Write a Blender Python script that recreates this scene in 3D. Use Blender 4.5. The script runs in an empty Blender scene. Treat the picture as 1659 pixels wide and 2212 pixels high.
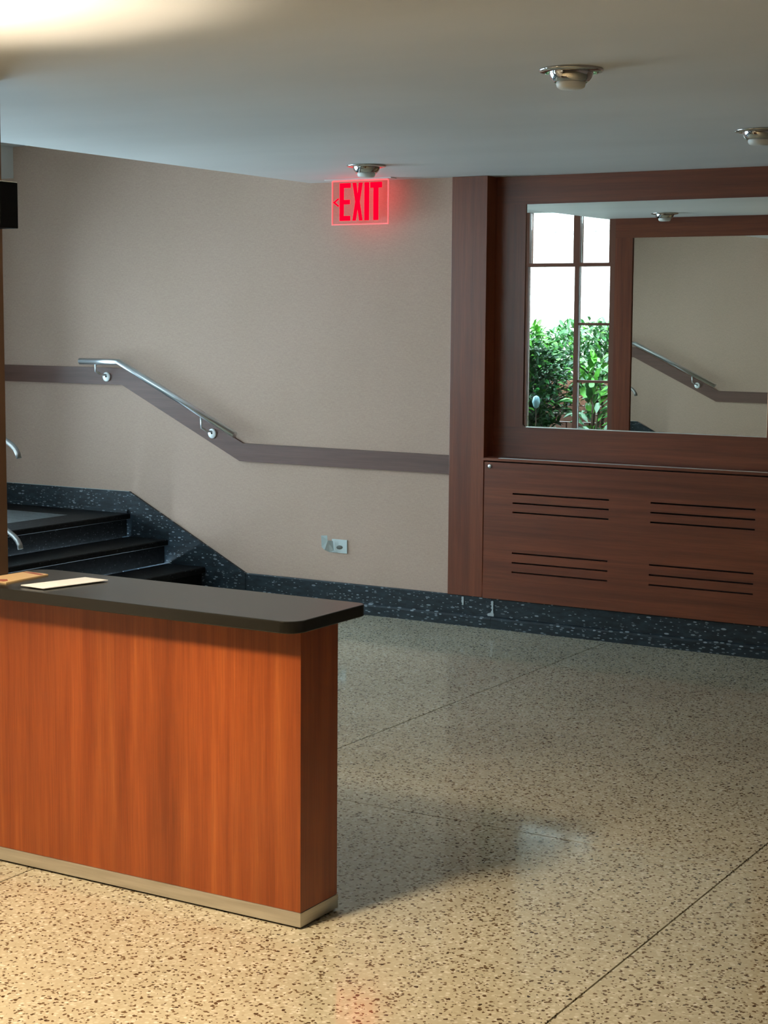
import bpy, bmesh, math, random
from mathutils import Vector, Matrix
random.seed(7)
sc = bpy.context.scene
COL = sc.collection
rad = math.radians

# ------------------------------------------------------------------ camera
W_, H_, F_ = 1659, 2212, 3650.0
YAW, PIT, ROL = rad(30.86), rad(6.48), rad(0.44)
fwd = Vector((-math.sin(YAW) * math.cos(PIT), math.cos(YAW) * math.cos(PIT), -math.sin(PIT)))
right0 = Vector((math.cos(YAW), math.sin(YAW), 0))
up0 = right0.cross(fwd)
rt = right0 * math.cos(ROL) + up0 * math.sin(ROL)
up = -right0 * math.sin(ROL) + up0 * math.cos(ROL)
camd = bpy.data.cameras.new('camera')
camd.sensor_fit = 'HORIZONTAL'
camd.sensor_width = 36.0
camd.lens = 36.0 * F_ / W_
camd.clip_start = 0.05
cam = bpy.data.objects.new('camera', camd)
m = Matrix((rt, up, -fwd)).transposed().to_4x4()
m.translation = Vector((0, 0, 1.65))
cam.matrix_world = m
COL.objects.link(cam)
sc.camera = cam

# ------------------------------------------------------------------ world, sun, exposure
sc.view_settings.view_transform = 'Standard'
sc.view_settings.look = 'None'
sc.view_settings.gamma = 1.0
sc.view_settings.use_curve_mapping = False
sc.view_settings.exposure = 0.0
world = bpy.data.worlds.new('overcast_sky')
world.use_nodes = True
bgn = world.node_tree.nodes['Background']
bgn.inputs['Color'].default_value = (0.62, 0.84, 1.0, 1)
bgn.inputs['Strength'].default_value = 15.0
sc.world = world


def light(name, kind, loc, energy, color, size=0.1, rot=None, **kw):
    d = bpy.data.lights.new(name, kind)
    d.energy = energy
    d.color = color
    if kind == 'AREA':
        d.shape = 'RECTANGLE'
        d.size = size[0]
        d.size_y = size[1]
    elif kind == 'SUN':
        d.angle = size
    else:
        d.shadow_soft_size = size
    for k, v in kw.items():
        setattr(d, k, v)
    o = bpy.data.objects.new(name, d)
    o.location = loc
    if rot is not None:
        o.rotation_euler = rot
    COL.objects.link(o)
    return o


sun = light('sun', 'SUN', (0, 0, 10), 4.0, (1.0, 0.96, 0.88), rad(3))
sun.rotation_euler = Vector((0.35, 1.0, 1.15)).to_track_quat('Z', 'Y').to_euler()


def portal(name, loc, size, direction):
    o = light(name, 'AREA', loc, 1.0, (1, 1, 1), size)
    o.rotation_euler = (-Vector(direction)).to_track_quat('Z', 'Y').to_euler()
    o.data.cycles.is_portal = True
    return o


portal('sky_portal', (-6.45, 4.12, 1.48), (2.4, 2.0), (0, 1, 0))
portal('sky_portal', (-7.72, 6.1, 1.35), (3.0, 1.7), (1, 0, 0))

# ------------------------------------------------------------------ materials


def mat(name, color=(0.5, 0.5, 0.5), rough=0.5, metal=0.0, spec=0.5, emit=None, estr=0.0, trans=0.0, coat=0.0):
    m = bpy.data.materials.new(name)
    m.use_nodes = True
    b = m.node_tree.nodes['Principled BSDF']
    b.inputs['Base Color'].default_value = (*color, 1)
    b.inputs['Roughness'].default_value = rough
    b.inputs['Metallic'].default_value = metal
    b.inputs['Specular IOR Level'].default_value = spec
    b.inputs['Transmission Weight'].default_value = trans
    b.inputs['Coat Weight'].default_value = coat
    if emit:
        b.inputs['Emission Color'].default_value = (*emit, 1)
        b.inputs['Emission Strength'].default_value = estr
    return m


def N(m, t, **kw):
    n = m.node_tree.nodes.new(t)
    for k, v in kw.items():
        if k in n.inputs.keys():
            n.inputs[k].default_value = v
        else:
            setattr(n, k, v)
    return n


def L(m, a, b):
    m.node_tree.links.new(a, b)


def coords(m, scale=(1, 1, 1), rot=(0, 0, 0)):
    tc = N(m, 'ShaderNodeTexCoord')
    mp = N(m, 'ShaderNodeMapping')
    mp.inputs['Scale'].default_value = scale
    mp.inputs['Rotation'].default_value = rot
    L(m, tc.outputs['Object'], mp.inputs['Vector'])
    return mp.outputs['Vector']


def ramp(m, fac, stops):
    r = N(m, 'ShaderNodeValToRGB')
    e = r.color_ramp.elements
    while len(e) < len(stops):
        e.new(0.5)
    for el, (p, c) in zip(e, stops):
        el.position = p
        el.color = (*c, 1)
    L(m, fac, r.inputs['Fac'])
    return r.outputs['Color']


def mixc(m, fac, a, b, mode='MIX'):
    x = N(m, 'ShaderNodeMix', data_type='RGBA', blend_type=mode)
    for s, v in ((0, fac), (6, a), (7, b)):
        if isinstance(v, bpy.types.NodeSocket):
            L(m, v, x.inputs[s])
        elif s == 0:
            x.inputs[0].default_value = v
        else:
            x.inputs[s].default_value = (*v, 1)
    return x.outputs[2]


def bump(m, h, dist, strength=1.0):
    b = N(m, 'ShaderNodeBump')
    b.inputs['Distance'].default_value = dist
    b.inputs['Strength'].default_value = strength
    L(m, h, b.inputs['Height'])
    L(m, b.outputs['Normal'], m.node_tree.nodes['Principled BSDF'].inputs['Normal'])


def base(m):
    return m.node_tree.nodes['Principled BSDF'].inputs['Base Color']


def wood(name, grain, dark, mid, lite, rough=0.35, spec=0.5):
    """grain: axis index along which the grain runs"""
    m = mat(name, rough=rough, spec=spec)
    s = [26, 26, 26]
    s[grain] = 0.9
    n1 = N(m, 'ShaderNodeTexNoise', Scale=1.0, Detail=5.0, Roughness=0.6, Distortion=0.3)
    L(m, coords(m, s), n1.inputs['Vector'])
    s2 = [6, 6, 6]
    s2[grain] = 0.5
    n2 = N(m, 'ShaderNodeTexNoise', Scale=1.0, Detail=2.0)
    L(m, coords(m, s2), n2.inputs['Vector'])
    s3 = [220, 220, 220]
    s3[grain] = 6
    n3 = N(m, 'ShaderNodeTexNoise', Scale=1.0, Detail=2.0)
    L(m, coords(m, s3), n3.inputs['Vector'])
    c1 = ramp(m, n1.outputs['Fac'], [(0.32, dark), (0.52, mid), (0.72, lite)])
    c2 = ramp(m, n2.outputs['Fac'], [(0.35, (0.80, 0.80, 0.80)), (0.65, (1.0, 1.0, 1.0))])
    c3 = ramp(m, n3.outputs['Fac'], [(0.4, (0.8, 0.8, 0.8)), (0.6, (1.0, 1.0, 1.0))])
    c = mixc(m, 1.0, c1, c2, 'MULTIPLY')
    c = mixc(m, 0.7, c, c3, 'MULTIPLY')
    L(m, c, base(m))
    bump(m, n3.outputs['Fac'], 0.0003, 0.4)
    return m


CH = ((0.155, 0.036, 0.014), (0.21, 0.051, 0.019), (0.26, 0.069, 0.026))
CC = ((0.25, 0.048, 0.009), (0.33, 0.072, 0.014), (0.41, 0.105, 0.022))  # same cherry for the counter, with the lamp-lit warmth put into its colour
M = {}
M['wood_v'] = wood('cherry_vertical', 2, *CH)
M['wood_lamplit'] = wood('cherry_lamplit', 2, *CC)
M['wood_h'] = wood('cherry_horizontal', 0, *CH)
M['wood_rail'] = wood('walnut_band', 0, (0.125, 0.055, 0.038), (0.155, 0.07, 0.05), (0.19, 0.09, 0.066), 0.45)
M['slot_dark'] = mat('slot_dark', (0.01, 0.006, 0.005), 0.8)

# terrazzo floor
m = M['terrazzo'] = mat('terrazzo_beige', rough=0.07, spec=0.22)
v = coords(m)
vo = N(m, 'ShaderNodeTexVoronoi', Scale=85.0, feature='F1')
L(m, v, vo.inputs['Vector'])
sepc = N(m, 'ShaderNodeSeparateColor')
L(m, vo.outputs['Color'], sepc.inputs['Color'])
chips = ramp(m, sepc.outputs[1], [(0.0, (0.45, 0.40, 0.28)), (0.45, (0.53, 0.48, 0.36)), (0.8, (0.61, 0.56, 0.44)), (1.0, (0.70, 0.67, 0.57))])
e1 = ramp(m, vo.outputs['Distance'], [(0.35, (1, 1, 1)), (0.60, (0, 0, 0))])
c = mixc(m, e1, (0.49, 0.44, 0.32), chips)
vd = N(m, 'ShaderNodeTexVoronoi', Scale=62.0, feature='F1')
vd.inputs['Scale'].default_value = 76.0
nz = N(m, 'ShaderNodeTexNoise', Scale=90.0, Detail=2.0)
L(m, v, nz.inputs['Vector'])
wv = mixc(m, 0.012, v, nz.outputs['Color'])
L(m, wv, vd.inputs['Vector'])
sd = N(m, 'ShaderNodeSeparateColor')
L(m, vd.outputs['Color'], sd.inputs['Color'])
pick = ramp(m, sd.outputs[0], [(0.22, (1, 1, 1)), (0.24, (0, 0, 0))])
# chip size varies by cell
mt = N(m, 'ShaderNodeMath', operation='MULTIPLY_ADD')
mt.inputs[1].default_value = 0.34
mt.inputs[2].default_value = 0.14
L(m, sd.outputs[1], mt.inputs[0])
lt = N(m, 'ShaderNodeMath', operation='LESS_THAN')
L(m, vd.outputs['Distance'], lt.inputs[0])
L(m, mt.outputs[0], lt.inputs[1])
msk = mixc(m, 1.0, pick, lt.outputs[0], 'MULTIPLY')
chipc = ramp(m, sd.outputs[2], [(0.0, (0.035, 0.022, 0.012)), (0.6, (0.09, 0.055, 0.028)), (1.0, (0.2, 0.13, 0.07))])
c = mixc(m, msk, c, chipc)
vs = N(m, 'ShaderNodeTexVoronoi', Scale=150.0, feature='F1')
L(m, v, vs.inputs['Vector'])
ss = N(m, 'ShaderNodeSeparateColor')
L(m, vs.outputs['Color'], ss.inputs['Color'])
p2 = ramp(m, ss.outputs[0], [(0.09, (1, 1, 1)), (0.11, (0, 0, 0))])
c = mixc(m, p2, c, (0.13, 0.085, 0.045))
cl = N(m, 'ShaderNodeTexNoise', Scale=1.3, Detail=3.0)
L(m, v, cl.inputs['Vector'])
c = mixc(m, 1.0, c, ramp(m, cl.outputs['Fac'], [(0.35, (0.86, 0.86, 0.86)), (0.65, (1, 1, 1))]), 'MULTIPLY')
L(m, c, base(m))
rr = N(m, 'ShaderNodeMapRange')
rr.inputs['To Min'].default_value = 0.05
rr.inputs['To Max'].default_value = 0.10
L(m, cl.outputs['Fac'], rr.inputs['Value'])
L(m, rr.outputs['Result'], m.node_tree.nodes['Principled BSDF'].inputs['Roughness'])


def dark_stone(name, col, fleck, dens=0.2, rough=0.22, scale=95.0, spec=0.4):
    m = mat(name, rough=rough, spec=spec)
    v = coords(m, (0.6, 1, 1.7))
    vo = N(m, 'ShaderNodeTexVoronoi', Scale=scale)
    L(m, v, vo.inputs['Vector'])
    s = N(m, 'ShaderNodeSeparateColor')
    L(m, vo.outputs['Color'], s.inputs['Color'])
    pk = ramp(m, s.outputs[0], [(dens, (1, 1, 1)), (dens + 0.02, (0, 0, 0))])
    mt = N(m, 'ShaderNodeMath', operation='MULTIPLY_ADD')
    mt.inputs[1].default_value = 0.42
    mt.inputs[2].default_value = 0.1
    L(m, s.outputs[1], mt.inputs[0])
    lt = N(m, 'ShaderNodeMath', operation='LESS_THAN')
    L(m, vo.outputs['Distance'], lt.inputs[0])
    L(m, mt.outputs[0], lt.inputs[1])
    mk = mixc(m, 1.0, pk, lt.outputs[0], 'MULTIPLY')
    nz = N(m, 'ShaderNodeTexNoise', Scale=30.0, Detail=3.0)
    L(m, v, nz.inputs['Vector'])
    bc = ramp(m, nz.outputs['Fac'], [(0.35, tuple(x * 0.6 for x in col)), (0.65, tuple(x * 1.5 for x in col))])
    fc = ramp(m, s.outputs[2], [(0.0, tuple(x * 0.35 for x in fleck)), (1.0, fleck)])
    L(m, mixc(m, mk, bc, fc), base(m))
    return m


M['base_stone'] = dark_stone('dark_terrazzo', (0.012, 0.019, 0.025), (0.26, 0.30, 0.33), 0.55, 0.4, 55.0)
M['stair_stone'] = dark_stone('black_stair_stone', (0.006, 0.0065, 0.007), (0.08, 0.09, 0.10), 0.08, 0.55, spec=0.15)
M['landing_stone'] = dark_stone('grey_landing_terrazzo', (0.10, 0.12, 0.125), (0.3, 0.32, 0.32), 0.3, 0.3)
M['joint'] = mat('joint_strip', (0.10, 0.08, 0.055), 0.6)

# wallpaper
m = M['wallpaper'] = mat('linen_wallpaper', rough=0.75, spec=0.25)
nw = N(m, 'ShaderNodeTexNoise', Scale=1.0, Detail=3.0)
L(m, coords(m, (500, 500, 60)), nw.inputs['Vector'])
nh = N(m, 'ShaderNodeTexNoise', Scale=1.0, Detail=3.0)
L(m, coords(m, (60, 60, 500)), nh.inputs['Vector'])
nb = N(m, 'ShaderNodeTexNoise', Scale=2.2, Detail=4.0)
L(m, coords(m, (1, 1, 0.5)), nb.inputs['Vector'])
c = mixc(m, 0.5, nw.outputs['Fac'], nh.outputs['Fac'])
c1 = ramp(m, c, [(0.35, (0.48, 0.33, 0.26)), (0.65, (0.59, 0.42, 0.335))])
c1 = mixc(m, 1.0, c1, ramp(m, nb.outputs['Fac'], [(0.3, (0.95, 0.95, 0.93)), (0.7, (1, 1, 1))]), 'MULTIPLY')
L(m, c1, base(m))
bump(m, c, 0.0004, 0.4)

m = M['ceiling'] = mat('ceiling_plaster', rough=0.6, spec=0.3)
nc = N(m, 'ShaderNodeTexNoise', Scale=0.9, Detail=3.0)
L(m, coords(m, (0.6, 1.6, 1)), nc.inputs['Vector'])
L(m, ramp(m, nc.outputs['Fac'], [(0.35, (0.66, 0.66, 0.65)), (0.65, (0.72, 0.72, 0.71))]), base(m))
bump(m, nc.outputs['Fac'], 0.012, 0.35)

M['white'] = mat('painted_white', (0.7, 0.7, 0.68), 0.5)
M['chrome'] = mat('chrome', (0.62, 0.61, 0.60), 0.07, 1.0)
M['steel'] = mat('brushed_steel', (0.66, 0.68, 0.70), 0.30, 1.0)
M['dull_steel'] = mat('dull_steel', (0.30, 0.29, 0.28), 0.4, 1.0)
M['plate_metal'] = mat('bright_rose', (0.85, 0.88, 0.88), 0.45, 0.3)
M['alu'] = mat('aluminium_edge', (0.75, 0.76, 0.76), 0.3, 1.0)
m = M['kick'] = mat('brushed_kick_plate', (0.62, 0.60, 0.54), 0.38, 0.75)
nk = N(m, 'ShaderNodeTexNoise', Scale=1.0, Detail=3.0)
L(m, coords(m, (4, 4, 60)), nk.inputs['Vector'])
L(m, ramp(m, nk.outputs['Fac'], [(0.3, (0.50, 0.47, 0.40)), (0.7, (0.66, 0.63, 0.56))]), base(m))
m = M['bronze'] = mat('bronze_corner', (0.30, 0.17, 0.10), 0.35, 0.7)
m = M['lens'] = mat('frosted_lens', (0.72, 0.72, 0.68), 0.5)
m = M['counter_top'] = mat('dark_laminate', rough=0.2, spec=0.5)
nt = N(m, 'ShaderNodeTexNoise', Scale=420.0, Detail=2.0)
L(m, coords(m), nt.inputs['Vector'])
L(m, ramp(m, nt.outputs['Fac'], [(0.4, (0.009, 0.0085, 0.007)), (0.6, (0.012, 0.0115, 0.0095))]), base(m))
M['black'] = mat('black_plastic', (0.003, 0.003, 0.003), 0.7, spec=0.1)
M['red_letter'] = mat('red_letter', (0.2, 0.0, 0.0), 1.0, spec=0.0, emit=(1.0, 0.0, 0.012), estr=2.5)
M['red_edge'] = mat('lit_edge', (0.6, 0.2, 0.2), 0.3, emit=(1.0, 0.10, 0.10), estr=0.75)
M['opal'] = mat('lit_opal_glass', (0.8, 0.78, 0.7), 0.5, emit=(1.0, 0.82, 0.58), estr=22.0)
M['paper'] = mat('white_paper', (0.92, 0.93, 0.95), 0.6)
M['envelope'] = mat('manila_paper', (0.72, 0.50, 0.26), 0.6)
M['stamp'] = mat('red_brown_print', (0.36, 0.09, 0.05), 0.6)
M['plastic_white'] = mat('plastic_white', (0.62, 0.68, 0.68), 0.4)
M['clear_plastic'] = mat('cloudy_plastic', (0.62, 0.72, 0.74), 0.25, spec=0.7)
M['socket_grey'] = mat('socket_grey', (0.16, 0.16, 0.14), 0.6)  # flat dark grey for the socket opening
M['plaster'] = mat('white_residue', (0.42, 0.46, 0.47), 0.8)
M['frame_wood'] = mat('window_frame_brown', (0.16, 0.055, 0.03), 0.4)

m = M['mirror'] = mat('mirror_glass', (0.78, 0.78, 0.73), 0.0, 1.0)


def glassy(name, tint, ior=1.45):
    m = bpy.data.materials.new(name)
    m.use_nodes = True
    nt_ = m.node_tree
    nt_.nodes.clear()
    out = nt_.nodes.new('ShaderNodeOutputMaterial')
    mix = nt_.nodes.new('ShaderNodeMixShader')
    tr = nt_.nodes.new('ShaderNodeBsdfTransparent')
    tr.inputs['Color'].default_value = (*tint, 1)
    gl = nt_.nodes.new('ShaderNodeBsdfGlossy')
    gl.inputs['Roughness'].default_value = 0.02
    fr = nt_.nodes.new('ShaderNodeFresnel')
    fr.inputs['IOR'].default_value = ior
    nt_.links.new(fr.outputs[0], mix.inputs[0])
    nt_.links.new(tr.outputs[0], mix.inputs[1])
    nt_.links.new(gl.outputs[0], mix.inputs[2])
    nt_.links.new(mix.outputs[0], out.inputs['Surface'])
    return m


M['glass'] = glassy('window_glass', (0.96, 0.98, 0.97))
# edge lit acrylic sheet of the exit sign: clear sheet that glows faintly red
m = M['acrylic'] = glassy('edge_lit_acrylic', (0.93, 0.80, 0.80), 1.15)
em = m.node_tree.nodes.new('ShaderNodeEmission')
em.inputs['Color'].default_value = (1.0, 0.10, 0.09, 1)
em.inputs['Strength'].default_value = 0.07
ad = m.node_tree.nodes.new('ShaderNodeAddShader')
outn = [n for n in m.node_tree.nodes if n.type == 'OUTPUT_MATERIAL'][0]
mixn = [n for n in m.node_tree.nodes if n.type == 'MIX_SHADER'][0]
L(m, mixn.outputs[0], ad.inputs[0])
L(m, em.outputs[0], ad.inputs[1])
L(m, ad.outputs[0], outn.inputs['Surface'])

for nme, c in (('leaf_dark', (0.012, 0.075, 0.02)), ('leaf_mid', (0.03, 0.17, 0.03)), ('leaf_bright', (0.12, 0.42, 0.04)), ('leaf_pale', (0.12, 0.26, 0.11))):
    m = M[nme] = mat(nme, c, 0.32, spec=0.5)
    nl = N(m, 'ShaderNodeTexNoise', Scale=9.0, Detail=3.0)
    L(m, coords(m), nl.inputs['Vector'])
    L(m, ramp(m, nl.outputs['Fac'], [(0.3, tuple(x * 0.6 for x in c)), (0.7, tuple(min(1, x * 1.3) for x in c))]), base(m))
M['stem'] = mat('woody_stem', (0.09, 0.05, 0.03), 0.8)
m = M['soil'] = mat('garden_soil', (0.08, 0.055, 0.035), 0.95)
ns = N(m, 'ShaderNodeTexNoise', Scale=25.0, Detail=4.0)
L(m, coords(m), ns.inputs['Vector'])
L(m, ramp(m, ns.outputs['Fac'], [(0.35, (0.04, 0.028, 0.018)), (0.65, (0.16, 0.12, 0.085))]), base(m))
m = M['ext_wall'] = mat('white_painted_brick', (0.85, 0.84, 0.82), 0.8)
bt = N(m, 'ShaderNodeTexBrick', Scale=1.0)
bt.inputs['Color1'].default_value = (0.62, 0.60, 0.58, 1)
bt.inputs['Color2'].default_value = (0.56, 0.53, 0.51, 1)
bt.inputs['Mortar'].default_value = (0.40, 0.35, 0.33, 1)
bt.inputs['Mortar Size'].default_value = 0.006
bt.inputs['Brick Width'].default_value = 0.22
bt.inputs['Row Height'].default_value = 0.075
L(m, coords(m, (1, 1, 1), (rad(90), 0, 0)), bt.inputs['Vector'])
L(m, bt.outputs['Color'], base(m))
m = M['brick'] = mat('red_brown_brick', (0.26, 0.12, 0.08), 0.9)

# ------------------------------------------------------------------ mesh helpers


def bx(bm, x0, x1, y0, y1, z0, z1, bev=0.0, seg=2):
    b2 = bmesh.new() if bev else bm
    vs = [b2.verts.new((x, y, z)) for z in (z0, z1) for y in (y0, y1) for x in (x0, x1)]
    for f in ((0, 2, 3, 1), (4, 5, 7, 6), (0, 1, 5, 4), (2, 6, 7, 3), (0, 4, 6, 2), (1, 3, 7, 5)):
        b2.faces.new([vs[i] for i in f])
    if bev:
        bmesh.ops.bevel(b2, geom=list(b2.edges), offset=bev, segments=seg, affect='EDGES', profile=0.5)
        me = bpy.data.meshes.new('tmp')
        b2.to_mesh(me)
        b2.free()
        bm.from_mesh(me)
        bpy.data.meshes.remove(me)
    return bm


def poly(bm, pts, axis, a, b, bev=0.0):
    """pts: 2D outline; axis: extrusion axis (0,1,2) from a to b"""
    def P(p, t):
        q = list(p)
        q.insert(axis, t)
        return q
    b2 = bmesh.new()
    va = [b2.verts.new(P(p, a)) for p in pts]
    vb = [b2.verts.new(P(p, b)) for p in pts]
    b2.faces.new(va)
    b2.faces.new(list(reversed(vb)))
    n = len(pts)
    for i in range(n):
        b2.faces.new((va[i], vb[i], vb[(i + 1) % n], va[(i + 1) % n]))
    bmesh.ops.recalc_face_normals(b2, faces=b2.faces)
    if bev:
        bmesh.ops.bevel(b2, geom=list(b2.edges), offset=bev, segments=2, affect='EDGES', profile=0.5)
    me = bpy.data.meshes.new('tmp')
    b2.to_mesh(me)
    b2.free()
    bm.from_mesh(me)
    bpy.data.meshes.remove(me)
    return bm


def tube(bm, pts, r, seg=16, cap=True, flat=1.0):
    pts = [Vector(p) for p in pts]
    rings = []
    n = len(pts)
    ref = Vector((0, 1, 0)) if abs((pts[1] - pts[0]).normalized().y) < 0.9 else Vector((1, 0, 0))
    for i, p in enumerate(pts):
        d0 = (pts[i] - pts[i - 1]).normalized() if i else (pts[1] - pts[0]).normalized()
        d1 = (pts[i + 1] - pts[i]).normalized() if i < n - 1 else d0
        t = (d0 + d1).normalized()
        k = 1.0 / max(0.4, math.cos(d0.angle(d1) / 2)) if d0.angle(d1) > 1e-6 else 1.0
        a = (ref - t * ref.dot(t)).normalized()
        b = t.cross(a)
        rr_ = r[i] if isinstance(r, (list, tuple)) else r
        rings.append([bm.verts.new(p + a * rr_ * flat * math.cos(2 * math.pi * j / seg) + b * rr_ * k * math.sin(2 * math.pi * j / seg)) for j in range(seg)])
    for i in range(n - 1):
        for j in range(seg):
            f = bm.faces.new((rings[i][j], rings[i][(j + 1) % seg], rings[i + 1][(j + 1) % seg], rings[i + 1][j]))
            f.smooth = True
    if cap:
        bm.faces.new(list(reversed(rings[0])))
        bm.faces.new(rings[-1])
    bmesh.ops.recalc_face_normals(bm, faces=bm.faces)
    return bm


def lathe(bm, c, prof, seg=48, axis='Z'):
    """prof: (radius, height) pairs around the vertical through c (axis Z) or the line along Y"""
    rings = []
    for r, h in prof:
        ring = []
        for j in range(seg):
            a = 2 * math.pi * j / seg
            if axis == 'Z':
                ring.append(bm.verts.new((c[0] + r * math.cos(a), c[1] + r * math.sin(a), c[2] + h)))
            else:
                ring.append(bm.verts.new((c[0] + r * math.cos(a), c[1] + h, c[2] + r * math.sin(a))))
        rings.append(ring)
    for i in range(len(rings) - 1):
        for j in range(seg):
            f = bm.faces.new((rings[i][j], rings[i][(j + 1) % seg], rings[i + 1][(j + 1) % seg], rings[i + 1][j]))
            f.smooth = True
    if prof[0][0] > 1e-4:
        bm.faces.new(list(reversed(rings[0])))
    if prof[-1][0] > 1e-4:
        bm.faces.new(rings[-1])
    bmesh.ops.remove_doubles(bm, verts=bm.verts, dist=1e-6)
    bmesh.ops.recalc_face_normals(bm, faces=bm.faces)
    return bm


def obj(name, bm, material, parent=None, label=None, cat=None, group=None, kind=None):
    me = bpy.data.meshes.new(name)
    bm.to_mesh(me)
    bm.free()
    for mm in (material if isinstance(material, (list, tuple)) else [material]):
        me.materials.append(mm)
    o = bpy.data.objects.new(name, me)
    COL.objects.link(o)
    if parent is not None:
        o.parent = parent
        if parent.type == 'EMPTY':
            o.matrix_parent_inverse = Matrix.Translation(-parent.location)
    for k, v in (('label', label), ('category', cat), ('group', group), ('kind', kind)):
        if v:
            o[k] = v
    return o


def thing(name, loc, label, cat, group=None, kind=None):
    o = bpy.data.objects.new(name, None)
    o.empty_display_size = 0.1
    o.location = loc
    COL.objects.link(o)
    for k, v in (('label', label), ('category', cat), ('group', group), ('kind', kind)):
        if v:
            o[k] = v
    return o


def B(*a, **k):
    return bx(bmesh.new(), *a, **k)


def struct(name, bm, material):
    return obj(name, bm, material, kind='structure')


# ------------------------------------------------------------------ dimensions
YW = 8.04          # face of the back wall (pink wallpaper)
HC = 2.409         # lower ceiling
HU = 2.71          # higher ceiling over the stairs
XE = -5.30         # edge of the lower ceiling slab
XL = -7.70         # stair hall left end
YO = 4.13          # face of the opposite partition (towards the back wall)
XP = -3.945        # right end of the partition = left wall of the front lobby
XR, YB = 2.6, -3.0

# ------------------------------------------------------------------ setting
fl = obj('floor', B(-6.2, XR, YB, YW, -0.12, -0.006), M['joint'], kind='structure')
xs = [-6.03, -5.23, -3.43, -1.63, 0.17, 1.97, XR]
ys = [YB, -2.38, 1.22, 4.82, 6.62, YW]
G = 0.0027
for i in range(len(xs) - 1):
    for j in range(len(ys) - 1):
        if xs[i] < -5.2 and ys[j + 1] <= 4.0:
            continue
        x0 = xs[i]
        y0 = max(ys[j], YO - 0.14) if xs[i] < -5.2 else ys[j]
        if -5.3 < x0 < -3.5 and ys[j] < 4.0:
            if ys[j + 1] > 4.0:
                obj('floor_panel', B(x0 + G, XP - 0.003, YO - 0.11, ys[j + 1] - G, -0.05, 0.0), M['terrazzo'], fl)
                obj('floor_panel', B(XP - 0.001, xs[i + 1] - G, ys[j] + G, ys[j + 1] - G, -0.05, 0.0), M['terrazzo'], fl)
                continue
            x0 = XP - 0.02
        obj('floor_panel', B(x0 + G, xs[i + 1] - G, y0 + G, ys[j + 1] - G, -0.05, 0.0), M['terrazzo'], fl)

bm = bmesh.new()
bx(bm, XL - 0.1, -4.384, YW, YW + 0.25, 0, HU + 0.1)
bx(bm, -4.384, -2.269, YW + 0.16, YW + 0.25, 0, HU + 0.1)
bx(bm, -2.269, XR + 0.1, YW, YW + 0.25, 0, HU + 0.1)
struct('wall_back', bm, M['wallpaper'])
struct('ceiling', B(XE, XR + 0.1, YB - 0.1, YW + 0.17, HC, HU), M['ceiling'])
obj('ceiling_high', B(XL - 0.1, XE, YO - 0.02, YW + 0.1, HU, HU + 0.1), M['ceiling'], kind='structure').name = 'ceiling.001'
struct('wall_right', B(XR, XR + 0.1, YB, YW, 0, HC), M['wallpaper'])
struct('wall_front', B(-4.05, XR, YB - 0.1, YB, 0, HC), M['wallpaper'])
struct('wall_left', B(XP - 0.10, XP, YB, YO - 0.02, 0, HC), M['white'])
# partition with the opposite mirror
struct('wall_partition', B(-5.20, XP - 0.01, YO - 0.12, YO - 0.02, 0, HC), M['wood_v'])
# beam at the far end of the stair hall
struct('trim_1', B(XL + 0.01, -7.53, YO, YW, 2.515, HU), M['white'])
# corner post at the end of the partition
obj('trim_2', B(XP - 0.02, XP + 0.007, YO - 0.06, YO + 0.02, 0, HC, bev=0.003), M['bronze'], kind='structure')

# left end of the stair hall: wall with a broad window
bm = bmesh.new()
bx(bm, XL - 0.1, XL, YO - 0.1, 4.6, 0, HU)
bx(bm, XL - 0.1, XL, 7.6, YW, 0, HU)
bx(bm, XL - 0.1, XL, 4.6, 7.6, 0, 0.5)
bx(bm, XL - 0.1, XL, 4.6, 7.6, 2.2, HU)
struct('wall_left_end', bm, M['white']).name = 'wall_stair'
w2 = thing('window_2', (XL - 0.05, 6.1, 0.5), None, None, kind='structure')
for y in (4.6, 5.58, 6.56, 7.54):
    obj('mullion', B(XL - 0.08, XL - 0.03, y, y + 0.06, 0.5, 2.2), M['frame_wood'], w2)
for z in (0.5, 1.32, 2.14):
    obj('rail', B(XL - 0.079, XL - 0.031, 4.66, 7.54, z, z + 0.06), M['frame_wood'], w2)
for k in range(3):
    for z in (0.56, 1.38):
        y = 4.66 + k * 0.98
        obj('pane', B(XL - 0.06, XL - 0.054, y, y + 0.92, z, z + 0.76), M['glass'], w2)

# window beside the partition, looking into the garden
w1 = thing('window_1', (-6.4, YO - 0.03, 0.46), None, None, kind='structure')
yf0, yf1 = YO - 0.075, YO - 0.025
MU = [-5.235, -5.535, -5.968, -6.385, -6.800, -7.215, -7.66]
for i, x in enumerate(MU):
    wlow = 0.017 if i else 0.02
    obj('mullion', B(x - wlow, x + wlow, yf0, yf1, 0.46, 2.055) if i != 2 else B(x - 0.012, x + 0.012, yf0, yf1, 0.46, 2.055), M['frame_wood'], w1)
    wu = 0.027
    obj('mullion', B(x - wu, x + wu, yf0 - 0.01, yf1 + 0.01, 2.078, 2.472), M['frame_wood'], w1)
obj('rail', B(-7.69, -5.215, yf0 - 0.005, yf1 + 0.005, 2.050, 2.078), M['frame_wood'], w1)
obj('rail', B(-7.69, -5.215, yf0, yf1, 0.44, 0.5), M['frame_wood'], w1)
for z in (1.606, 1.160):
    obj('glazing_bar', B(-5.518, -5.255, yf0 + 0.005, yf1 - 0.005, z - 0.010, z + 0.010), M['frame_wood'], w1)
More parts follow.
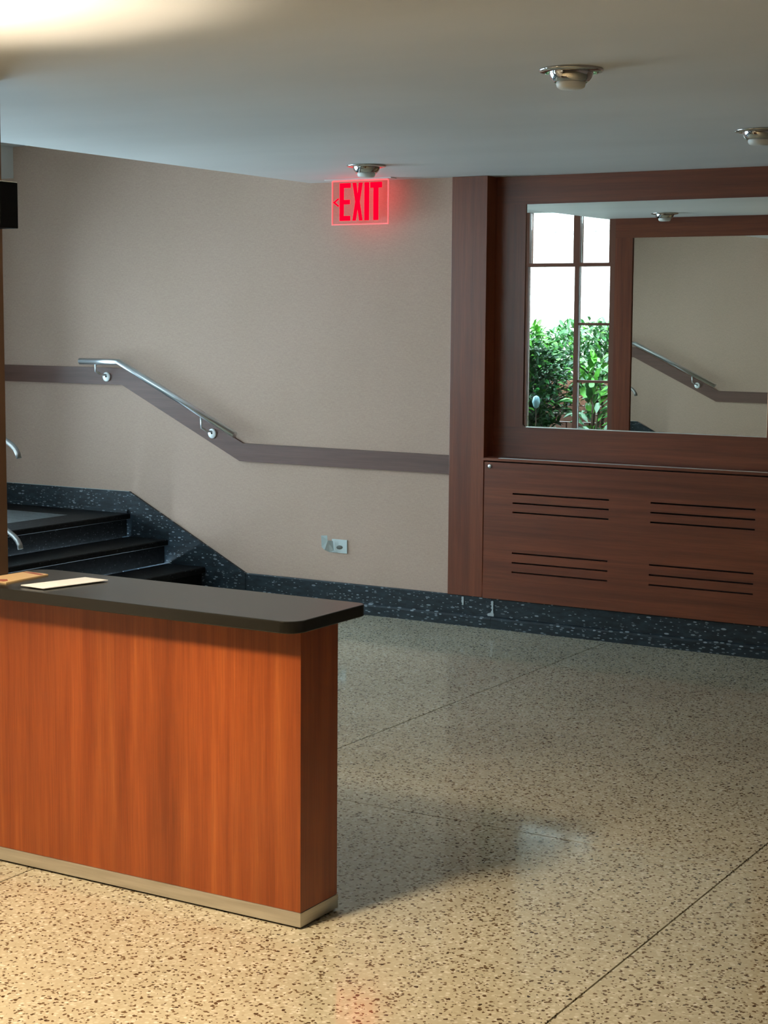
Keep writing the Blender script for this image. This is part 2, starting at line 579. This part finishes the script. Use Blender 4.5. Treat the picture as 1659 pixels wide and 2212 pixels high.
for i in range(len(MU) - 1):
    a, b = MU[i + 1] + 0.018, MU[i] - 0.018
    obj('pane', B(a + 0.01, b - 0.01, YO - 0.053, YO - 0.047, 2.080, 2.471), M['glass'], w1)
    obj('pane', B(a, b, YO - 0.053, YO - 0.047, 0.5, 2.049), M['glass'], w1)
struct('wall_sill', B(-7.7, -5.205, YO - 0.12, YO - 0.02, 0, 0.44), M['base_stone']).name = 'wall_below_window'
struct('wall_glare_block', B(-7.7, -5.205, YO - 0.12, YO - 0.02, 2.473, HU), M['white'])  # header added to keep the window's glare out of the floor reflection

# ------------------------------------------------------------------ stairs
st = thing('staircase', (-6.6, 6.1, 0), 'black stone steps rising to a grey landing at left behind the counter', 'stairs')
NX = [-6.03, -6.31, -6.60]
NZ = [0.178, 0.322, 0.463]
Y0, Y1 = YO + 0.005, YW - 0.022
for k in range(3):
    x1 = NX[k]
    x0 = NX[k + 1] if k < 2 else -6.86
    z = NZ[k]
    zb = NZ[k - 1] if k else 0.0
    b_ = bmesh.new()
    poly(b_, [(x0 + (0.0005 if k < 2 else 0), z - 0.035), (x1 - 0.004, z - 0.035), (x1, z - 0.031), (x1, z - 0.005), (x1 - 0.005, z), (x0 + 0.0005, z)], 1, Y0, Y1)
    # poly inserts y at index 1: points are (x, z)
    obj('tread', b_, M['stair_stone'], st)
    obj('riser', B(x1 - 0.06, x1 - 0.028, Y0, Y1, zb, z - 0.035), M['stair_stone'], st)
obj('landing_border', B(XL + 0.002, -6.861, 7.75, Y1, 0.40, 0.463), M['stair_stone'], st)
obj('landing_slab', B(XL + 0.002, -6.861, Y0, 7.748, 0.40, 0.4625), M['landing_stone'], st, label='grey terrazzo landing slab')
obj('foundation', B(XL + 0.002, -6.665, Y0, Y1, 0.0, 0.395), M['stair_stone'], st)

# ------------------------------------------------------------------ baseboard of the back wall
bb = thing('baseboard_back', (-4.1, YW, 0), None, None, kind='structure')


def base_piece(x0, x1, yf=YW - 0.018):
    # profile in (y, z): upright face, then a small projecting foot
    pr = [(YW + 0.005, 0.0), (yf - 0.014, 0.0), (yf - 0.014, 0.050), (yf - 0.008, 0.060), (yf, 0.066), (yf, 0.160), (yf + 0.003, 0.165), (YW + 0.005, 0.165)]
    return poly(bmesh.new(), pr, 0, x0, x1)


jx = [-5.74, -4.112, -2.482, -0.85, 0.78, XR]
for a, b in zip(jx, jx[1:]):
    obj('stone_panel', base_piece(a + 0.0012, b - 0.0012), M['base_stone'], bb)
# sloping skirting along the stairs
obj('stone_panel', poly(bmesh.new(), [(XL, 0.0), (XL, 0.596), (-6.612, 0.596), (-5.741, 0.165), (-5.741, 0.0)], 1, YW - 0.018, YW), M['base_stone'], bb)
obj('stone_panel', B(XL + 0.002, -6.62, YW - 0.030, YW - 0.0185, 0.4635, 0.485), M['base_stone'], bb)
obj('grout', B(XL, -6.61, YW - 0.0182, YW - 0.0162, 0.596, 0.5985), M['plaster'], bb)
# pale residue over the joint of the stone
random.seed(3)


def residue(cx_, z0, z1, n, w0, foot):
    lf, rg = [], []
    for i in range(n):
        z = z0 + (z1 - z0) * i / (n - 1)
        w = w0 * random.uniform(0.4, 1.0) + (foot if i < n // 4 else 0)
        lf.append((cx_ - 1.4 * w, z))
        rg.append((cx_ + 0.3 * w, z))
    return poly(bmesh.new(), lf + rg[::-1], 1, YW - 0.0215, YW - 0.0175)


obj('residue', residue(-4.104, 0.067, 0.150, 14, 0.010, 0.016), M['plaster'], bb)
obj('residue', residue(-4.285, 0.112, 0.158, 7, 0.009, 0.0), M['plaster'], bb)

# ------------------------------------------------------------------ pilaster, radiator cover, mirror bay
PX0, PX1 = -4.383, -4.172
YP = YW - 0.022
obj('pilaster', B(PX0, PX1, YP, YW + 0.155, 0.1655, HC - 0.0005, bev=0.0015), M['wood_v'],
    label='tall red-brown wooden pilaster between pink wall and mirror bay', cat='pilaster')
BX1 = -2.48
obj('pilaster', B(BX1 + 0.002, BX1 + 0.21, YP, YW + 0.155, 0.1655, HC - 0.0005, bev=0.0015), M['wood_v'],
    label='wooden pilaster at the right end of the radiator cover, outside the photo', cat='pilaster')

rc = thing('radiator_cover', ((PX1 + BX1) / 2, YP, 0.165), 'red-brown wooden radiator cover with four groups of slots below the mirror', 'cabinet')
# slotted front panel with real openings
S_X = [(-3.987, -3.436), (-3.208, -2.660)]
S_Z = [0.740, 0.6905, 0.641, 0.4225, 0.371, 0.320]
X0, X1 = PX1 + 0.014, BX1 - 0.006
Z0, Z1 = 0.1665, 0.902
gx = sorted([X0, X1] + [v for s in S_X for v in s])
gz = sorted([Z0, Z1] + [z - 0.0042 for z in S_Z] + [z + 0.0042 for z in S_Z])
b_ = bmesh.new()
yp0, yp1 = YP - 0.016, YP + 0.004
cache = {}


def vv(x, y, z):
    k = (round(x, 5), round(y, 5), round(z, 5))
    if k not in cache:
        cache[k] = b_.verts.new((x, y, z))
    return cache[k]


def solid(i, j):
    if i < 0 or j < 0 or i >= len(gx) - 1 or j >= len(gz) - 1:
        return False
    cx_, cz_ = (gx[i] + gx[i + 1]) / 2, (gz[j] + gz[j + 1]) / 2
    return not (any(a < cx_ < b for a, b in S_X) and any(abs(cz_ - z) < 0.004 for z in S_Z))


for i in range(len(gx) - 1):
    for j in range(len(gz) - 1):
        if not solid(i, j):
            continue
        a, b, c0, d0 = gx[i], gx[i + 1], gz[j], gz[j + 1]
        b_.faces.new((vv(a, yp0, c0), vv(b, yp0, c0), vv(b, yp0, d0), vv(a, yp0, d0)))
        b_.faces.new((vv(a, yp1, d0), vv(b, yp1, d0), vv(b, yp1, c0), vv(a, yp1, c0)))
        if not solid(i - 1, j):
            b_.faces.new((vv(a, yp1, c0), vv(a, yp0, c0), vv(a, yp0, d0), vv(a, yp1, d0)))
        if not solid(i + 1, j):
            b_.faces.new((vv(b, yp0, c0), vv(b, yp1, c0), vv(b, yp1, d0), vv(b, yp0, d0)))
        if not solid(i, j - 1):
            b_.faces.new((vv(a, yp1, c0), vv(b, yp1, c0), vv(b, yp0, c0), vv(a, yp0, c0)))
        if not solid(i, j + 1):
            b_.faces.new((vv(a, yp0, d0), vv(b, yp0, d0), vv(b, yp1, d0), vv(a, yp1, d0)))
fp = obj('front_panel', b_, M['wood_h'], rc)
obj('slot_shade', B(PX1 + 0.002, BX1 - 0.001, YP + 0.05, YP + 0.06, 0.1665, 0.903), M['slot_dark'], rc)  # near-black sheet standing in for the shade inside the slots
obj('top_rail', B(PX1 + 0.002, BX1 - 0.001, YP - 0.016, YP + 0.02, 0.909, 0.9235, bev=0.001), M['wood_h'], rc)
obj('shelf', B(PX1 + 0.002, BX1 - 0.001, YP + 0.0205, YW + 0.08, 0.908, 0.924), M['wood_h'], rc)
obj('edge_strip', B(-4.075, BX1 - 0.001, YP - 0.017, YP + 0.012, 0.9238, 0.9268, bev=0.0008), M['alu'], rc, label='thin pale strip along the shelf edge')  # thin pale strip laid along the front of the shelf
lk = obj('lock', lathe(bmesh.new(), (-4.125, YP - 0.016, 0.880), [(0.011, 0.0), (0.011, -0.004), (0.009, -0.006), (0.0, -0.006)], 24, 'Y'), M['steel'], rc, label='round silver cam lock')

# wall mirror in its wooden surround
MX0, MX1, MZ0, MZ1 = -3.997, -2.655, 1.087, 2.262
YM = YW + 0.085
wm = thing('wall_mirror', ((MX0 + MX1) / 2, YM, MZ0), 'wide wall mirror set in dark red wood above the radiator cover', 'mirror')
obj('top_board', B(PX1 + 0.001, BX1 - 0.001, YM, YM + 0.05, MZ1, HC - 0.0005), M['wood_h'], wm)
obj('bottom_board', B(PX1 + 0.001, BX1 - 0.001, YM, YM + 0.05, 0.9245, MZ0), M['wood_h'], wm)
obj('side_board', B(PX1 + 0.001, MX0, YM, YM + 0.05, MZ0, MZ1), M['wood_v'], wm)
obj('side_board', B(MX1, BX1 - 0.001, YM, YM + 0.05, MZ0, MZ1), M['wood_v'], wm)
b_ = B(MX0 + 0.0005, MX1 - 0.0005, YM + 0.008, YM + 0.012, MZ0 + 0.0005, MZ1 - 0.0005)
TILT = 0.0031
for v_ in b_.verts:
    v_.co.y -= (v_.co.z - 1.67) * TILT
obj('mirror_glass', b_, M['mirror'], wm)
obj('bottom_edge', B(MX0 + 0.02, MX1, YM + 0.001, YM + 0.006, MZ0, MZ0 + 0.004), M['alu'], wm, label='bright bevelled lower edge of the mirror')
obj('corner_clip', poly(bmesh.new(), [(MX0, MZ0), (MX0 + 0.02, MZ0), (MX0 + 0.008, MZ0 + 0.004), (MX0, MZ0 + 0.014)], 1, YM + 0.001, YM + 0.006), M['wood_v'], wm)

# mirror on the partition, seen only in the wall mirror
om = thing('wall_mirror', (-4.55, YO, 0.3), 'tall wood-framed mirror facing the wall mirror, seen reflected beside the garden window', 'mirror')
OX0, OX1, OZ0, OZ1 = -5.062, XP - 0.022, 0.25, 2.262
obj('top_board', B(-5.205, XP - 0.021, YO - 0.02, YO, OZ1, HC - 0.0005), M['wood_h'], om)
obj('side_board', B(-5.205, OX0, YO - 0.02, YO, 0.0005, OZ1), M['wood_v'], om)
obj('bottom_board', B(OX0, XP - 0.021, YO - 0.02, YO, 0.0005, OZ0), M['wood_h'], om)
obj('mirror_glass', B(OX0 + 0.0005, OX1, YO - 0.018, YO - 0.014, OZ0, OZ1), M['mirror'], om)

# ------------------------------------------------------------------ chair rail and handrail
cr = [(XL, 1.246), (-6.660, 1.246), (-5.780, 0.824), (PX0, 0.822), (PX0, 0.924), (-5.756, 0.929), (-6.640, 1.348), (XL, 1.350)]
obj('chair_rail', poly(bmesh.new(), cr, 1, YW - 0.018, YW), M['wood_rail'],
    label='brown wooden chair rail stepping down along the pink wall beside the stairs', cat='wall trim')
hr = thing('handrail', (-6.3, 7.95, 0.97), 'polished steel handrail on two wall brackets, bent at the top of the stairs', 'handrail')
ya = 7.955
obj('rail', tube(bmesh.new(), [(-6.93, ya, 1.386), (-6.632, ya, 1.386), (-6.625, ya, 1.3855), (-6.617, ya, 1.3822), (-5.765, ya, 0.981)], 0.0195, 20), M['steel'], hr)
for bxx, bz, rz in ((-6.775, 1.292, 1.386), (-5.975, 0.978, 1.078)):
    br = obj('bracket', tube(bmesh.new(), [(bxx, YW - 0.022, bz + 0.012), (bxx - 0.012, 7.985, bz + 0.014), (bxx - 0.03, 7.955, bz + 0.035), (bxx - 0.033, ya, rz - 0.012 + (0.012 if rz < 1.2 else 0))], 0.007, 10), M['steel'], hr)
    ro = obj('rose', lathe(bmesh.new(), (bxx, YW - 0.0185, bz), [(0.029, 0.0), (0.029, -0.006), (0.024, -0.009), (0.0, -0.009)], 28, 'Y'), M['plate_metal'], br, label='round pale wall plate')
    obj('screw', lathe(bmesh.new(), (bxx, YW - 0.0275, bz + 0.002), [(0.0055, 0.0), (0.0055, -0.002), (0.0, -0.002)], 12, 'Y'), M['black'], br)

# free standing railing on the near side of the steps: only its curled ends show
sr = thing('stair_railing', (-6.5, 6.34, 0.46), 'curled ends of the grey stair railing at the left edge behind the corner post', 'railing')
for zt in (0.944, 0.482):
    P0 = Vector((-5.932, 6.34, zt))
    arc = [P0 + Vector(q) for q in ((0, 0, 0), (-0.006, 0, 0.022), (-0.020, 0, 0.043), (-0.042, 0, 0.062), (-0.070, 0, 0.078), (-0.11, 0, 0.098))]
    sl = (1.348 - 0.929) / (6.640 - 5.756)
    arc.append(P0 + Vector((-0.75, 0, 0.098 + 0.64 * sl)))
    arc.append(P0 + Vector((-1.3, 0, 0.098 + 0.66 * sl)))
    obj('rail', tube(bmesh.new(), arc, 0.014, 14), M['dull_steel'], sr)
for px_ in (-6.45, -7.15):
    obj('post', tube(bmesh.new(), [(px_, 6.34, 0.322 if px_ > -6.6 else 0.463), (px_, 6.34, 1.22 if px_ > -6.6 else 1.34)], 0.016, 14), M['dull_steel'], sr)

# ------------------------------------------------------------------ exit sign
SX0, SX1, SZ0, SZ1, YS = -5.068, -4.706, 2.163, 2.401, 7.90
es = thing('exit_sign', ((SX0 + SX1) / 2, YS, HC), 'clear hanging sign with glowing red EXIT letters and a left chevron', 'sign')
obj('canopy', B(SX0 - 0.03, SX1 + 0.03, YS - 0.03, YS + 0.03, HC - 0.005, HC - 0.0005), M['white'], es)
obj('sign_panel', B(SX0 + 0.006, SX1 - 0.006, YS - 0.003, YS + 0.003, SZ0 + 0.006, SZ1 - 0.005), M['acrylic'], es)
b_ = bmesh.new()
bx(b_, SX0, SX0 + 0.006, YS - 0.003, YS + 0.003, SZ0, SZ1)
bx(b_, SX1 - 0.006, SX1, YS - 0.003, YS + 0.003, SZ0, SZ1)
bx(b_, SX0 + 0.006, SX1 - 0.006, YS - 0.003, YS + 0.003, SZ0, SZ0 + 0.006)
bx(b_, SX0 + 0.006, SX1 - 0.006, YS - 0.003, YS + 0.003, SZ1 - 0.005, SZ1 + 0.003)
obj('glowing_edge', b_, M['red_edge'], es)
LT, LB = 2.388, 2.186


def letter(polys, nm='letter'):
    b2 = bmesh.new()
    for p in polys:
        poly(b2, p, 1, YS - 0.006, YS - 0.0035)
    return obj(nm, b2, M['red_letter'], es)


s_ = 0.026
letter([[(-5.014, LB), (-4.946, LB), (-4.946, LB + s_), (-5.014 + s_, LB + s_), (-5.014 + s_, 2.274), (-4.949, 2.274), (-4.949, 2.298), (-5.014 + s_, 2.298), (-5.014 + s_, LT - s_), (-4.944, LT - s_), (-4.944, LT), (-5.014, LT)]])
xm = -4.8995
letter([[(-4.932, LB), (-4.911, LB), (xm, 2.250), (-4.888, LB), (-4.868, LB), (-4.886, 2.287), (-4.868, LT), (-4.892, LT), (xm, 2.325), (-4.909, LT), (-4.932, LT), (-4.914, 2.287)]])
letter([[(-4.856, LB), (-4.827, LB), (-4.827, LT), (-4.856, LT)]])
letter([[(-4.799, LB), (-4.768, LB), (-4.768, LT - 0.030), (-4.746, LT - 0.030), (-4.746, LT), (-4.819, LT), (-4.819, LT - 0.030), (-4.799, LT - 0.030)]])
letter([[(-5.058, 2.286), (-5.024, 2.308), (-5.018, 2.303), (-5.043, 2.286), (-5.018, 2.268), (-5.024, 2.262)]], 'chevron')
# red area light added behind the sheet for the sign's glow on the wall
light('sign_glow', 'AREA', ((SX0 + SX1) / 2, YS + 0.035, HC - 0.012), 0.14, (1.0, 0.03, 0.04), (0.34, 0.05), (rad(12), 0, 0))


# ------------------------------------------------------------------ ceiling lights


def ceiling_light(x, y, label):
    t = thing('ceiling_light', (x, y, HC), label, 'ceiling light', 'chrome ceiling downlights')
    c_ = (x, y, HC)
    obj('trim_ring', lathe(bmesh.new(), c_, [(0.070, 0.0), (0.097, 0.0), (0.099, -0.004), (0.094, -0.008), (0.070, -0.012), (0.066, -0.010)], 56), M['chrome'], t)
    obj('reflector', lathe(bmesh.new(), c_, [(0.068, -0.006), (0.067, -0.014), (0.062, -0.026), (0.054, -0.036), (0.047, -0.040), (0.044, -0.038)], 56), M['chrome'], t)
    obj('lens', lathe(bmesh.new(), c_, [(0.045, -0.030), (0.045, -0.044), (0.042, -0.053), (0.034, -0.058), (0.0, -0.059)], 48), M['lens'], t, label='frosted white lens')
    return t


LG = [((-2.210, 4.785), 'chrome ceiling light nearest the camera, at upper right'),
      ((-4.440, 7.235), 'chrome ceiling light directly above the exit sign'),
      ((-2.230, 6.610), 'chrome ceiling light cut off by the right photo edge')]
cl0 = ceiling_light(*LG[0][0], LG[0][1])


def dup(root, loc, label):
    r = root.copy()
    COL.objects.link(r)
    r.location = loc
    r['label'] = label
    for ch in list(root.children):
        c2 = ch.copy()
        COL.objects.link(c2)
        c2.parent = r
        c2.matrix_parent_inverse = ch.matrix_parent_inverse
        for g in ch.children:
            d2 = g.copy()
            COL.objects.link(d2)
            d2.parent = c2
            d2.matrix_parent_inverse = g.matrix_parent_inverse
    return r


for (xy, lb) in LG[1:]:
    dup(cl0, (xy[0], xy[1], HC), lb)
dup(cl0, (-4.60, 4.66, HC), 'chrome ceiling light seen only as a reflection in the wall mirror')

# lamp with an open-topped bowl in the front lobby, out of the frame at upper left
LX, LY, LZ = -3.16, 2.72, 2.15
pl = thing('bowl_lamp', (LX, LY, HC), 'lit open bowl lamp under the lobby ceiling, outside the upper left corner', 'lamp')
obj('bowl', lathe(bmesh.new(), (LX, LY, LZ), [(0.02, -0.060), (0.10, -0.045), (0.16, -0.01), (0.19, 0.045), (0.183, 0.045), (0.155, -0.004), (0.10, -0.038), (0.02, -0.052)], 48), M['opal'], pl)
obj('stem', tube(bmesh.new(), [(LX, LY, LZ - 0.05), (LX, LY, HC)], 0.008, 10), M['chrome'], pl)
light('bowl_bulb', 'POINT', (LX, LY, LZ - 0.003), 420, (1.0, 0.84, 0.62), 0.012)
# downlights of the front lobby (all behind or beside the camera)
DL = [(-2.90, 2.26, 400), ]
for x, y, e in DL:
    t = thing('ceiling_spot', (x, y, HC), 'lit warm ceiling spot in the front lobby, outside the frame', 'ceiling light')
    obj('spot_body', lathe(bmesh.new(), (x, y, HC), [(0.05, 0.0), (0.05, -0.05), (0.045, -0.05), (0.045, -0.01)], 32), M['white'], t)
    light('spot_bulb', 'SPOT', (x, y, HC - 0.07), e, (1.0, 0.80, 0.54), 0.17, (rad(20), rad(-9), 0), spot_size=rad(104), spot_blend=1.0)

# ------------------------------------------------------------------ wall outlet
ot = thing('wall_outlet', (-5.09, YW, 0.372), 'small white wall outlet with a torn plastic cover low on the pink wall', 'outlet')
obj('cover_plate', B(-5.145, -5.042, YW - 0.007, YW - 0.0005, 0.333, 0.411, bev=0.002), M['plastic_white'], ot)
b_ = bmesh.new()
for dx in (0.0,):
    lathe(b_, (-5.092, YW - 0.0075, 0.366), [(0.021, 0.0), (0.019, -0.002), (0.0, -0.002)], 20, 'Y')
for v_ in b_.verts:
    v_.co.z = 0.366 + (v_.co.z - 0.366) * 0.55
    v_.co.x += 0.25 * (v_.co.z - 0.366)
obj('socket', b_, M['socket_grey'], ot, label='grey socket opening')
b_ = bmesh.new()
F = [(-5.186, -0.055, 0.432), (-5.152, -0.040, 0.405), (-5.135, -0.012, 0.400), (-5.130, -0.009, 0.345), (-5.150, -0.020, 0.335), (-5.185, -0.050, 0.365), (-5.168, -0.045, 0.350), (-5.148, -0.050, 0.435), (-5.105, -0.010, 0.340)]
V = [b_.verts.new((x, YW + y, z)) for x, y, z in F]
for f in ((0, 1, 5), (0, 7, 1), (1, 2, 3), (1, 3, 4), (1, 4, 6), (1, 6, 5), (4, 3, 8)):
    b_.faces.new([V[i] for i in f])
bmesh.ops.recalc_face_normals(b_, faces=b_.faces)
bmesh.ops.solidify(b_, geom=b_.faces, thickness=0.0015)
obj('torn_cover', b_, M['clear_plastic'], ot, label='bent translucent plastic flap')

# ------------------------------------------------------------------ counter
CX0, CX1, CY0, CY1 = -3.60, -2.466, 3.70, 3.885
ct = thing('counter', ((CX0 + CX1) / 2, 3.79, 0), 'low orange-red wood counter with black top and metal kick strip at lower left', 'counter')
obj('body', B(CX0, CX1, CY0, CY1, 0.046, 0.826, bev=0.001), M['wood_lamplit'], ct)
obj('kick_strip', B(CX0 - 0.002, CX1 + 0.002, CY0 - 0.003, CY1 + 0.003, 0.006, 0.0455, bev=0.0008), M['kick'], ct, label='brushed metal kick strip')
obj('plinth', B(CX0 + 0.008, CX1 - 0.008, CY0 + 0.006, CY1 - 0.006, 0.0, 0.006), M['slot_dark'], ct)
TX0, TX1, TY0, TY1 = -3.66, -2.437, 3.628, 3.995


def rounded(x0, x1, y0, y1, radii):
    cs = [((x0, y0), 180, radii[0]), ((x1, y0), 270, radii[1]), ((x1, y1), 0, radii[2]), ((x0, y1), 90, radii[3])]
    out = []
    for (cx_, cy_), a0, r in cs:
        ox = cx_ + (r if cx_ == x0 else -r)
        oy = cy_ + (r if cy_ == y0 else -r)
        for k in range(7):
            a = rad(a0 + 15 * k)
            out.append((ox + r * math.cos(a), oy + r * math.sin(a)))
    return out


obj('countertop', poly(bmesh.new(), rounded(TX0, TX1, TY0, TY1, (0.06, 0.05, 0.03, 0.08)), 2, 0.8265, 0.860, bev=0.0025), M['counter_top'], ct, label='black laminate countertop with rounded corners')


def sheet(pts, z, th, lift=None):
    b2 = bmesh.new()
    lift = lift or [0] * len(pts)
    lo = [b2.verts.new((x, y, z + l)) for (x, y), l in zip(pts, lift)]
    hi = [b2.verts.new((x, y, z + l + th)) for (x, y), l in zip(pts, lift)]
    n = len(pts)
    b2.faces.new(list(reversed(lo)))
    b2.faces.new(hi)
    for i in range(n):
        b2.faces.new((lo[i], lo[(i + 1) % n], hi[(i + 1) % n], hi[i]))
    bmesh.ops.recalc_face_normals(b2, faces=b2.faces)
    return b2


z = 0.8602
obj('envelope', sheet([(-3.443, 3.678), (-3.350, 3.674), (-3.298, 3.900), (-3.404, 3.918)], z, 0.0022, [0.004, 0.003, 0.003, 0]), M['paper'],
    label='blank white envelope lying on the black countertop', cat='envelope')
en = obj('envelope', sheet([(-3.635, 3.705), (-3.522, 3.700), (-3.530, 3.893), (-3.625, 3.898)], z, 0.004), M['envelope'],
         label='tan envelope with red-brown marks at the left end of the countertop', cat='envelope')
obj('printed_mark', sheet([(-3.626, 3.882), (-3.580, 3.870), (-3.534, 3.862), (-3.535, 3.878), (-3.590, 3.893)], z + 0.0041, 0.0004), M['stamp'], en)
obj('printed_mark', sheet([(-3.610, 3.712), (-3.540, 3.706), (-3.538, 3.725), (-3.560, 3.745), (-3.590, 3.728)], z + 0.0041, 0.0004), M['stamp'], en)

# ------------------------------------------------------------------ black box high on the corner post
bk = thing('wall_box', (XP, 4.05, 2.0), 'plain black box fixed high on the corner post at the left edge', 'box')
obj('housing', B(XP + 0.0075, -3.832, 4.03, 4.11, 1.933, 2.077, bev=0.002), M['black'], bk)
obj('cap', B(-3.850, -3.833, 4.032, 4.108, 2.0775, 2.0800), M['white'], bk)  # white sliver standing in for a highlight on the box's top edge

# ------------------------------------------------------------------ garden outside window 1
struct('garden_ground', B(-11.5, XP - 0.1, -2.0, YO - 0.121, 0.30, 0.42), M['soil']).name = 'floor_garden'
gw = thing('garden_wall', (-7.6, 0.6, 0.42), 'bright white painted brick building across the garden, seen in the mirror', 'building')
obj('brickwork', B(-11.5, -3.0 - 1.1, 0.35, 0.6, 0.42, 3.9), M['ext_wall'], gw)
obj('ledge', B(-11.5, -3.0 - 1.1, 0.6, 0.615, 2.50, 2.515), M['kick'], gw)

GE = thing('brick_edging', (-6.8, 2.3, 0.42), 'low red-brown brick planter edge behind the shrubs, seen in the mirror', 'planter')
random.seed(11)
for r_ in range(9):
    for k in range(7):
        x = -7.4 + k * 0.225 + (0.11 if r_ % 2 else 0)
        dy = random.uniform(-0.004, 0.004)
        obj('brick', B(x, x + 0.212, 2.28 + dy, 2.38 + dy, 0.42 + r_ * 0.075, 0.486 + r_ * 0.075), M['brick'], GE)


def leaf(bm, p, d, n, ln, wd, mi, fold=0.25):
    d = d.normalized()
    s = d.cross(n)
    if s.length < 1e-3:
        s = d.cross(Vector((1, 0, 0)))
    s.normalize()
    n = s.cross(d).normalized()
    pts = [p, p + d * ln * 0.35 + s * wd * 0.5 + n * wd * fold, p + d * ln * 0.75 + s * wd * 0.38 + n * wd * fold * 0.4, p + d * ln - n * ln * 0.15,
           p + d * ln * 0.75 - s * wd * 0.38 + n * wd * fold * 0.4, p + d * ln * 0.35 - s * wd * 0.5 + n * wd * fold, p + d * ln * 0.5]
    v = [bm.verts.new(q) for q in pts]
    for f in ((0, 1, 6), (1, 2, 6), (2, 3, 6), (3, 4, 6), (4, 5, 6), (5, 0, 6)):
        ff = bm.faces.new([v[i] for i in f])
        ff.material_index = mi
        ff.smooth = True


def shrub(name, c, size, n, ln, mats, weights, label, top_bright=True, seed=1, upright=0.5, cat='shrub'):
    rnd = random.Random(seed)
    root = thing(name, (c[0], c[1], 0.42), label, cat, 'garden shrubs seen in the mirror')
    bm = bmesh.new()
    for _ in range(n):
        while True:
            u = Vector((rnd.uniform(-1, 1), rnd.uniform(-1, 1), rnd.uniform(-1, 1)))
            if 0.25 < u.length < 1:
                break
        bumpy = 1 + 0.13 * math.sin(5 * u.x + seed) + 0.1 * math.cos(6 * u.z + 2 * u.y)
        p = Vector((c[0] + u.x * size[0] * bumpy, c[1] + u.y * size[1] * bumpy, c[2] + u.z * size[2] * (0.9 + 0.1 * bumpy)))
        if p.z < 0.44:
            continue
        d = Vector((u.x + rnd.uniform(-.8, .8), u.y + rnd.uniform(-.8, .8), upright + rnd.uniform(-.9, .7)))
        hz = u.z + rnd.uniform(-0.25, 0.25)
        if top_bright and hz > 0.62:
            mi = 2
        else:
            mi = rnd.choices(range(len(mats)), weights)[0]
        l = ln * rnd.uniform(0.7, 1.3)
        leaf(bm, p, d, Vector((rnd.uniform(-.5, .5), rnd.uniform(-.2, .8), 1)), l, l * rnd.uniform(0.36, 0.5), mi)
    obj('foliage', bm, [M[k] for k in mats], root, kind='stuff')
    for k in range(3):
        bx_ = c[0] + (k - 1) * size[0] * 0.35
        obj('stem', tube(bmesh.new(), [(bx_, c[1], 0.41), (bx_ + 0.05, c[1] + 0.02, 0.42 + (c[2] - 0.42) * 0.6), (bx_ - 0.02, c[1], c[2] + size[2] * 0.4)], [0.016, 0.012, 0.006], 7), M['stem'], root)
    return root


LM = ('leaf_dark', 'leaf_mid', 'leaf_bright', 'leaf_pale')
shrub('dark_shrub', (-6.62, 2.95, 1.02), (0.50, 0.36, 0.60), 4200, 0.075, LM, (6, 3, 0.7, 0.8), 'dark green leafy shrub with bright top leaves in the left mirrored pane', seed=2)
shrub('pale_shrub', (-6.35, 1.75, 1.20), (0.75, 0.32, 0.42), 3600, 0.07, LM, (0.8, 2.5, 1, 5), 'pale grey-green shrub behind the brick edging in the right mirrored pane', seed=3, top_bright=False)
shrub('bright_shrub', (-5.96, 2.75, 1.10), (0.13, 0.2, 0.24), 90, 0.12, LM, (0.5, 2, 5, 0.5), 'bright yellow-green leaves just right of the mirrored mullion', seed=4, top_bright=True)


def strap_plant(cx_, cy_, z0, n, ln, label, seed, mats=('leaf_mid', 'leaf_bright', 'leaf_dark')):
    rnd = random.Random(seed)
    root = thing('long_leaved_plant', (cx_, cy_, 0.42), label, 'plant', 'garden shrubs seen in the mirror')
    bm = bmesh.new()
    for k in range(n):
        a = rnd.uniform(0, 2 * math.pi)
        zz = z0 + rnd.uniform(0, 0.34)
        p = Vector((cx_ + 0.09 * math.cos(a), cy_ + 0.09 * math.sin(a), zz))
        d = Vector((math.cos(a), math.sin(a), rnd.uniform(0.0, 0.9)))
        l = ln * rnd.uniform(0.75, 1.2)
        leaf(bm, p, d, Vector((0, 0.3, 1)), l, l * 0.26, rnd.choices((0, 1, 2), (4, 3, 1))[0], 0.15)
    obj('foliage', bm, [M[k] for k in mats], root, kind='stuff')
    obj('stem', tube(bmesh.new(), [(cx_, cy_, 0.41), (cx_ + 0.02, cy_, z0 + 0.3)], [0.014, 0.006], 7), M['stem'], root)


obj('ornament', lathe(bmesh.new(), (-6.13, 3.56, 0.955), [(0.0, -0.055), (0.022, -0.042), (0.034, 0.0), (0.024, 0.042), (0.0, 0.055)], 20), mat('pale_blue_glaze', (0.30, 0.55, 0.62), 0.3),
    label='small pale blue oval ornament among the dark leaves in the left mirrored pane', cat='ornament')
obj('ornament_stake', tube(bmesh.new(), [(-6.13, 3.56, 0.41), (-6.13, 3.56, 0.90)], 0.004, 8), M['stem'],
    label='thin brown stake carrying the pale blue ornament', cat='stake')
strap_plant(-5.84, 3.10, 0.70, 44, 0.20, 'long-leaved plant low in the right mirrored pane', 5)
strap_plant(-6.50, 3.72, 0.60, 34, 0.20, 'long-leaved plant low in the left mirrored pane', 6)
strap_plant(-5.58, 3.60, 0.55, 30, 0.18, 'long-leaved plant beside the reflected dark wooden frame', 8)
